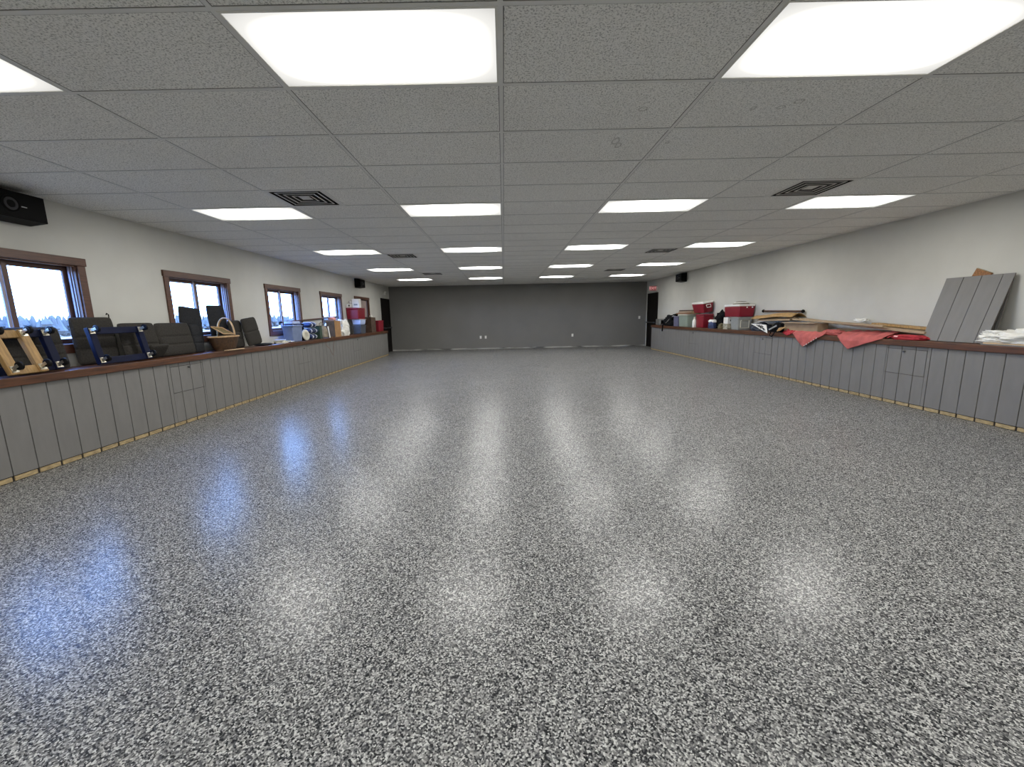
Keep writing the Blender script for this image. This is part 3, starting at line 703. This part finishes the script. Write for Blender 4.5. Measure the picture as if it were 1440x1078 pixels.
t = thing('hanging_cord', 'thin brown cord dangling in front of window-side bench', 'cord')
cp = [(-4.36, 9.98, LZ + .005), (-4.352, 10.0, .85), (-4.375, 10.03, .76), (-4.378, 10.14, .70), (-4.378, 10.24, .66), (-4.38, 10.36, .50), (-4.38, 10.41, .475), (-4.378, 10.45, .60), (-4.375, 10.48, .76), (-4.352, 10.50, .86), (-4.36, 10.50, LZ + .005)]
MB().tube(cp, .0035, 6).build('strand', 'cord', t, True)
MB().lathe([(.007, -.012), (.007, .012)], 8, Matrix.Translation((-4.36, 10.505, LZ + .008)) @ Matrix.Rotation(R(90), 4, 'X')).build('plug', 'black', t)

# ------------------------------------------------------------------ things on the plain-wall ledge
def wall_panel(label, y, x, lean, w, h, z=LZ + .003):
    t = thing('wall_panel', label, 'panel', (x, y, z), (-R(lean), 0, RROT), 'loose grey wall panels')
    k = MB(); e = [-w / 2, -w / 2 + .208, -w / 2 + .412, -w / 2 + .63, w / 2]
    for a, b in zip(e, e[1:]): k.span((a + .0035 * (a > e[0]), -.012, 0), (b - .0035 * (b < e[-1]), -.004, h))
    k.build('boards', 'panel', t); MB().span((-w / 2, -.004, 0), (w / 2, 0, h)).build('backing', 'carddark', t)
wall_panel('loose grey grooved wall panel leaning in front on ledge', 5.20, 5.735, 15.2, .745, .845)
wall_panel('second loose wall panel tucked behind the front leaning one', 5.165, 5.845, 8.0, .66, .79)
t = thing('plank', 'orange-brown plank corner showing above the leaning grey panels', 'plank', (5.987, 5.63, LZ + .082), (0, R(24), RROT))
MB().span((-.0, -.018, 0), (.19, 0, .915), .003).build('board', 'oak', t); MB().span((.001, -.0175, .916), (.189, -.0005, .919)).build('end_grain', 'raw', t)
t = thing('flat_panel', 'grey board lying flat under the white plastic sheeting', 'panel', (5.74, 4.33, LZ + .001))
MB().span((-.16, -.42, .0), (.16, .42, .014), .002).build('board', 'panel', t); MB().span((-.155, -.41, .0145), (.15, .40, .026), .002).build('upper_board', 'palewood', t)
t = thing('plastic_sheeting', 'bundled white plastic sheeting on the flat grey board', 'plastic sheeting', (5.735, 4.40, LZ + .028))
k = MB(); k.blob((0, 0, 0), (.30, .86, .15), .42, 2.6, 3, flat=.4, sub=5); k.build('film', 'film', t, True)
k = MB(); k.blob((-.06, .28, .02), (.16, .26, .09), .45, 3.4, 8, sub=4); k.build('loose_fold', 'film', t, True)

def make_board(label, a, b, w, h, m, up=(0, 0, 1), knots=0, name='wooden_board'):
    t = thing(name, label, 'board', a); bv = Vector(b) - Vector(a)
    MB().bar((0, 0, 0), bv, w, h, .004, up).build('plank', m, t)
    d = bv.normalized()
    MB().bar(bv, bv + d * .004, w * .94, h * .9, 0, up).build('end_grain', 'raw', t)
    if knots:
        for q in range(knots): MB().bar(bv * (.2 + .6 * q / max(1, knots - 1)) + Vector((0, 0, h / 2 + .0005)), bv * (.23 + .6 * q / max(1, knots - 1)) + Vector((0, 0, h / 2 + .0005)), w * .4, .002, 0, up).build('knot', 'carddark', t)
make_board('long tan board sloping down beside the plain wall over red cloths', (5.86, 8.05, 1.19), (5.79, 5.55, 1.02), .13, .035, 'cardtan')
make_board('short pine board with dark knots at end of the long tan board', (5.90, 6.5, 1.126), (5.885, 5.60, 1.072), .12, .035, 'pine', knots=3)
make_board('thin brown batten in front of the long tan board over red cloths', (5.725, 8.1, 1.19), (5.68, 6.1, 1.10), .06, .03, 'cardtan')
make_board('low tan board against the plain wall behind red bag and cloths', (5.93, 7.25, .99), (5.93, 5.72, .972), .06, .09, 'cardtan')
t = thing('long_carton', 'flattened tan cardboard carton on ledge behind the pink-red cloths', 'box', (5.745, 7.80, LZ + .001), (0, 0, R(2)))
MB().span((-.10, -.42, 0), (.10, .42, .20), .004).build('case', 'cardtan', t)
k = MB(); k.box((-.125, 0, .204), (.10, .82, .005), rot=(0, R(-8), 0)); k.build('flap', 'cardtan', t)
t = thing('cardboard_sheet', 'curled yellowish cardboard sheet piled near the second red cooler', 'cardboard', (5.82, 8.76, 1.215), (R(-1), 0, R(2)))
k = MB(); k.grid(lambda i, j: Vector((.30 * (i - .5), 1.28 * (j - .5), .075 * math.sin(math.pi * i) + .02 * math.sin(5 * j))), 12, 20); k.build('sheet', 'pine', t, True, sol=.008)
k = MB(); k.grid(lambda i, j: Vector((.26 * (i - .5), 1.0 * (j - .5) - .06, .06 * math.sin(math.pi * i) - .06)), 12, 20); k.build('lower_layer', 'cardtan', t, True, sol=.008)
t = thing('curtain_pole', 'dark pole with knobs at both ends on the cardboard pile', 'pole')
MB().tube([(5.945, 9.40, 1.36), (5.945, 8.20, 1.34)], .018, 10).build('shaft', 'casing', t, True)
for p in ((5.945, 9.42, 1.36), (5.945, 8.17, 1.34)):
    MB().lathe([(.034 * math.sin(a) + 1e-9, -.034 * math.cos(a)) for a in [math.pi * i / 10 for i in range(11)]], 14, Matrix.Translation(p)).build('finial', 'black', t, True)
o = MB().blob((0, 0, 0), (.10, .26, .05), .45, 3, 12).build('white_scrap', 'film', None, True); o.location = (5.89, 6.75, 1.155); tag(o, 'small white plastic scrap on boards by the plain wall', 'scrap')

XE = WR - .03           # ledge front edge on this side
def draped(name, label, y0, y1, tip_y, drop, m, back, seed, z0=.0, thick=.005):
    """cloth lying on the ledge with a pointed end hanging over the front"""
    t = thing(name, label, 'cloth')
    def f(i, j):
        y = y0 + (y1 - y0) * i
        L = drop * max(.03, 1 - abs(y - tip_y) / ((tip_y - y1) if y < tip_y else (y0 - tip_y)))
        tot = back + L; s = tot * j; r = noise.noise(Vector((i * 5, j * 4, seed)))
        r2 = .5 + .5 * noise.noise(Vector((i * 7, j * 2, seed + 3)))
        if s < back: return Vector((XE + back - s - .006, y, LZ + .006 + z0 * max(0, 1 - s / back * .9) + .05 * max(0, r) * min(1, (back - s) / .06) + .03 * r2 * min(1, (back - s) / .1)))
        return Vector((XE - .009 - .030 * r2 * min(1, (s - back) / .06), y + .02 * r * (s - back) / .2, LZ + .004 - (s - back)))
    MB().grid(f, 40, 44).build('drape', m, t, True, sol=thick); return t
t = draped('red_banner', 'faded red cloth with pale stitched hem hanging in a point, beside black bag', 7.86, 7.10, 7.55, .235, 'pinkcloth', .055, 1, .04)
for q in range(6): MB().box((XE - .043, 7.49 - .055 * q, .715 + .030 * q), (.004, .028, .012), rot=(R(-28), 0, 0)).build('hem_mark', 'white', t)
draped('red_banner', 'faded red cloth with plain triangular point hanging over ledge, nearer leaning panel', 6.80, 5.98, 6.56, .20, 'pinkcloth', .26, 5, .07)
t = draped('red_cloth', 'bright red cloth bunched beside the tan carton on ledge', 8.16, 7.87, 8.0, .05, 'redcloth', .055, 9, .04)
t = thing('red_bag', 'bright red fabric bag lying flat beside the leaning grey panel', 'bag', (5.70, 5.70, LZ + .002))
MB().blob((0, 0, 0), (.22, .46, .07), .2, 2.4, 15, sub=5).build('pouch', 'redcloth', t, True)
MB().box((-.116, .10, .045), (.004, .06, .025), rot=(0, R(25), 0)).build('tag', 'pink', t)
MB().tube([(-.07, .14, .06), (-.118, .18, .04), (-.118, .22, .02), (-.09, .235, .03)], .008, 8).build('strap', 'redcloth', t, True)
o = MB().blob((0, 0, 0), (.17, .44, .09), .3, 2.4, 21, sub=5).build('red_cloth', 'pinkcloth', None, True); o.location = (5.745, 7.08, LZ + .002); tag(o, 'rumpled faded red cloth lying between the two hanging points', 'cloth')

t = thing('pennant', 'white pointed pennant with black emblem hanging by the black bag', 'pennant')
A, B, D_ = Vector((5.54, 9.20, 1.09)), Vector((5.535, 8.64, 1.072)), Vector((5.525, 8.57, .90))
MB().prism([A, B, D_], (.006, 0, 0)).build('field', 'white', t)
k = MB()
def pp(s, q): return A + (B - A) * s + (D_ - B) * (s * q) + Vector((-.0025, 0, 0))     # s along, q across
for (s0, q0, s1, q1, w) in ((.38, .35, .82, .30, .016), (.45, .62, .86, .55, .014), (.55, .15, .66, .85, .018), (.72, .12, .80, .9, .016), (.60, .45, .90, .75, .02), (.50, .5, .62, .2, .012)):
    k.bar(pp(s0, q0), pp(s1, q1), .002, w, 0, up=(1, 0, 0), roll=R(90))
k.build('emblem', 'blackink', t)
t = thing('black_bag', 'black nylon bag sagging over the ledge beside the white pennant', 'bag', (5.66, 8.42, LZ + .002))
MB().blob((0, 0, 0), (.17, .28, .20), .25, 2.4, 31, sub=5).build('pouch', 'blackcloth', t, True)
MB().bar((-.118, -.10, .14), (-.118, .13, .05), .012, .03, .003).build('reflective_strip', 'badge', t)
MB().tube([(-.095, .04, .06), (-.125, .05, .01), (-.130, .08, -.06), (-.128, .02, -.085), (-.125, -.04, -.04), (-.11, -.05, .03)], .011, 8).build('strap', 'blackcloth', t, True)
t = thing('cardboard_scrap', 'torn tan cardboard scrap tipping over ledge beside black bag', 'cardboard', (5.555, 8.19, LZ + .075), (R(-12), R(-35), 0))
MB().prism([(-.07, -.08, 0), (.06, -.09, 0), (.07, .06, 0), (-.02, .08, 0), (-.08, .03, 0)], (0, 0, .006)).build('sheet', 'pine', t)
MB().prism([(-.07, -.08, .008), (.0, -.085, .03), (.01, .06, .035), (-.08, .03, .01)], (0, 0, .004)).build('fold', 'pine', t)
t = thing('folded_tarp', 'blue-black folded tarp between grey tote and cardboard pile', 'tarp', (5.79, 9.20, LZ + .002))
MB().blob((0, 0, 0), (.30, .52, .17), .25, 2.4, 41, sub=5).build('tarp', 'bluetarp', t, True)
MB().tube([(-.10, -.16, .16), (-.12, 0, .19), (-.10, .14, .16)], .008, 8).build('rope', 'badge', t, True)

# second cooler group
t = make_tub('storage_tote', 'grey tote with a square panel on its end, under the red cooler with pale lid', 'tote', (5.74, 9.93, LZ + .001), (.33, .34, .285), 'gtote', 'gtote', lid=.02)
k = MB(); w = .1
for a, b in (((-w, .05), (w, .05)), ((w, .05), (w, .23)), ((w, .23), (-w, .23)), ((-w, .23), (-w, .05))): k.bar((a[0], -.165, a[1]), (b[0], -.168, b[1]), .012, .012, .002)
k.build('raised_panel', 'cream', t)
make_cooler('red cooler with a pale lid, resting on grey tote and white carton', (5.775, 10.10, LZ + .312), (.38, .66, .30), lidm='white', latch=True, taper=.93, handles=False)
t = thing('straw_hat', 'olive and white rounded hat lying on pale-lidded red cooler', 'hat', (5.79, 10.06, LZ + .614), (0, 0, 0))
MB().lathe([(.185, 0), (.183, .008), (.15, .022), (.14, .05), (.09, .068), (0, .072)], 28).build('crown', 'olive', t, True)
MB().lathe([(.152, .021), (.156, .026), (.146, .05), (.142, .05)], 28).build('band', 'white', t, True)
t = thing('carton', 'white carton with a black mark, stacked on mottled box', 'carton', (5.75, 10.36, LZ + .146))
MB().box((0, 0, .08), (.30, .20, .155), bev=.004).build('case', 'white', t)
k = MB(); k.lathe([(.028, 0), (0, .001)], 14, Matrix.Translation((-.07, -.1025, .08)) @ Matrix.Rotation(R(90), 4, 'X')); k.box((-.07, -.103, .115), (.012, .002, .04)); k.build('mark', 'blackink', t)
t = thing('mottled_box', 'mottled beige box under the white carton on ledge', 'box', (5.75, 10.36, LZ + .001))
MB().box((0, 0, .07), (.31, .21, .138), bev=.006).build('case', 'camo', t); MB().box((0, 0, .1405), (.312, .212, .006), bev=.002).build('lid', 'cream', t)
o = MB().blob((0, 0, 0), (.13, .22, .14), .3, 2.5, 51).build('olive_pouch', 'olive', None, True); o.location = (5.655, 10.64, LZ + .001); tag(o, 'small olive pouch beside the mottled box', 'pouch')
t = thing('jacket', 'black jacket heaped between the two red cooler stacks', 'jacket', (5.875, 11.05, LZ + .002))
MB().blob((0, 0, 0), (.19, .56, .44), .35, 2.2, 61, sub=5).build('cloth', 'blackcloth', t, True)
k = MB(); k.blob((-.05, -.12, .28), (.12, .2, .10), .35, 3, 64); k.build('sleeve', 'blackcloth', t, True)
t = thing('navy_bag', 'navy drawstring bag with white bundles poking out on top', 'bag', (5.65, 11.12, LZ + .001))
MB().blob((0, 0, 0), (.14, .30, .19), .2, 2.2, 71).build('sack', 'navyc', t, True)
for q, (y, s) in enumerate(((-.10, 1), (.06, 1.2))): MB().blob((0, y, .165), (.10 * s, .11 * s, .075), .3, 3, 74 + q).build('white_bundle', 'white', t, True)
make_cooler('lower red cooler of the tall two-cooler stack on plain-wall ledge', (5.79, 11.85, LZ + .001), (.30, .44, .385), taper=.92, handles=False)
make_cooler('upper red cooler with white lid, tilted atop the tall two-cooler stack', (5.825, 12.02, LZ + .436), (.30, .68, .31), tilt=-9, lidm='white', taper=.86)
t = thing('detergent_bottle', 'white plastic bottle beside the tall red cooler stack', 'bottle', (5.64, 12.14, LZ + .001))
MB().lathe([(0, 0), (.052, 0), (.056, .01), (.056, .18), (.03, .24), (.022, .25)], 20).build('body', 'white', t, True); MB().lathe([(.026, .25), (.026, .30), (0, .302)], 16).build('cap', 'cream', t)
t = make_tub('storage_tote', 'sage grey tote under the stacked brown boards', 'tote', (5.775, 12.82, LZ + .001), (.38, .62, .36), 'gtote2', 'cream', lid=.02, taper=.93)
make_tub('storage_tote', 'violet-grey tote beside the sage tote under brown boards', 'tote', (5.745, 13.38, LZ + .001), (.30, .36, .33), 'ptote', taper=.93)
for q, (m, w, y0, y1, dx) in enumerate((('oak', .30, 12.45, 13.50, 0), ('cardtan', .26, 12.52, 13.42, .02), ('carddark', .10, 12.42, 13.70, .08))):
    make_board(['broad brown board lowest on the two totes', 'tan board in the middle of stack on the two totes', 'narrow dark board topping the stack on two totes'][q], (5.80 + dx, y1, LZ + .417 + q * .043), (5.80 + dx, y0, LZ + .417 + q * .043), w, .036, m)
t = thing('black_coat', 'black coat with grey strap draped by the totes, one end hanging down', 'coat', (5.74, 14.05, LZ + .002))
MB().blob((0, 0, 0), (.30, .86, .38), .3, 2.4, 81, sub=5).build('cloth', 'blackcloth', t, True)
MB().tube([(-.16, .10, .10), (-.14, -.1, .20), (-.08, -.3, .34), (.02, -.42, .30)], .014, 8).build('strap', 'badge', t, True)
MB().tube([(-.10, .27, .10), (-.15, .275, .055), (-.188, .28, .03), (-.200, .28, -.02), (-.203, .28, -.19)], [.022, .022, .02, .02, .024], 10).build('sleeve', 'blackcloth', t, True)
t = thing('toaster_oven', 'dull grey metal appliance at the far end of ledge', 'appliance', (5.76, 14.98, LZ + .002))
MB().box((0, 0, .12), (.30, .40, .22), bev=.03, seg=3).build('case', 'greymetal', t, True)
MB().box((0, -.2015, .12), (.20, .004, .13), bev=.001).build('window', 'black', t)
for s in (-1, 1): MB().lathe([(.014, 0), (.014, .01), (0, .011)], 10, Matrix.Translation((s * .1, -.2, .035)) @ Matrix.Rotation(R(90), 4, 'X')).build('dial', 'badge', t)

# ------------------------------------------------------------------ outdoors seen through the windows
MB().span((-260, -150, -.6), (XL - .3, 420, -.5)).build('ground', 'snow', kind='structure')
k = MB()
for q in range(420):
    y = random.uniform(-20, 260); x = -72 - random.uniform(0, 14); h = random.uniform(2.6, 4.2)
    for _ in range(3):
        z0 = random.uniform(.0, .45) * h; r = random.uniform(.5, 1.1)
        k.lathe([(r * .5, z0), (r, z0 + .3 * h * .5), (r * .6, z0 + .5 * h * .7), (r * .35, h * random.uniform(.7, .9)), (.02, h * .95)], 7, Matrix.Translation((x + random.uniform(-1, 1), y + random.uniform(-1, 1), -.5)))
o = k.build('treeline', 'trees', kind='stuff'); tag(o, 'hazy distant row of bare trees beyond snow outside windows', 'trees')

# ------------------------------------------------------------------ world, camera
w = bpy.data.worlds.new('sky'); bpy.context.scene.world = w; w.use_nodes = True; nt = w.node_tree
bg = nt.nodes['Background']
tc = N(nt, 'ShaderNodeTexCoord'); sz = N(nt, 'ShaderNodeSeparateXYZ'); nt.links.new(tc.outputs['Generated'], sz.inputs[0])
nt.links.new(ramp(nt, sz.outputs[2], [(0.0, (0.24, 0.46, 1.0)), (0.25, (0.2, 0.42, 1.0)), (0.8, (0.12, 0.32, 1.0))]), bg.inputs[0])
bg.inputs[1].default_value = 25

f, pitch, yaw, roll, cx = 572.0057, -0.16392, -0.00257, -0.02114, 711.914
cam = bpy.data.cameras.new('camera'); co = bpy.data.objects.new('camera', cam); C.objects.link(co)
cam.sensor_fit = 'HORIZONTAL'; cam.sensor_width = 36; cam.lens = f / 1440 * 36; cam.shift_x = (720 - cx) / 1440; cam.clip_start = .02; cam.clip_end = 1000
cy_, sy_ = math.cos(yaw), math.sin(yaw)
fw = Vector((-sy_ * math.cos(pitch), cy_ * math.cos(pitch), math.sin(pitch))); r = Vector((cy_, sy_, 0)); u = r.cross(fw)
r2 = r * math.cos(roll) + u * math.sin(roll); u2 = -r * math.sin(roll) + u * math.cos(roll)
mt = Matrix((r2, u2, -fw)).transposed().to_4x4(); mt.translation = (0, 0, 1.36653); co.matrix_world = mt
sc = bpy.context.scene; sc.camera = co
sc.view_settings.view_transform = 'Standard'; sc.view_settings.look = 'None'; sc.view_settings.exposure = 0.0; sc.view_settings.gamma = 1.0
sc.cycles.max_bounces = 10; sc.cycles.diffuse_bounces = 6; sc.cycles.glossy_bounces = 4; sc.cycles.use_denoising = True; sc.cycles.sample_clamp_indirect = 8
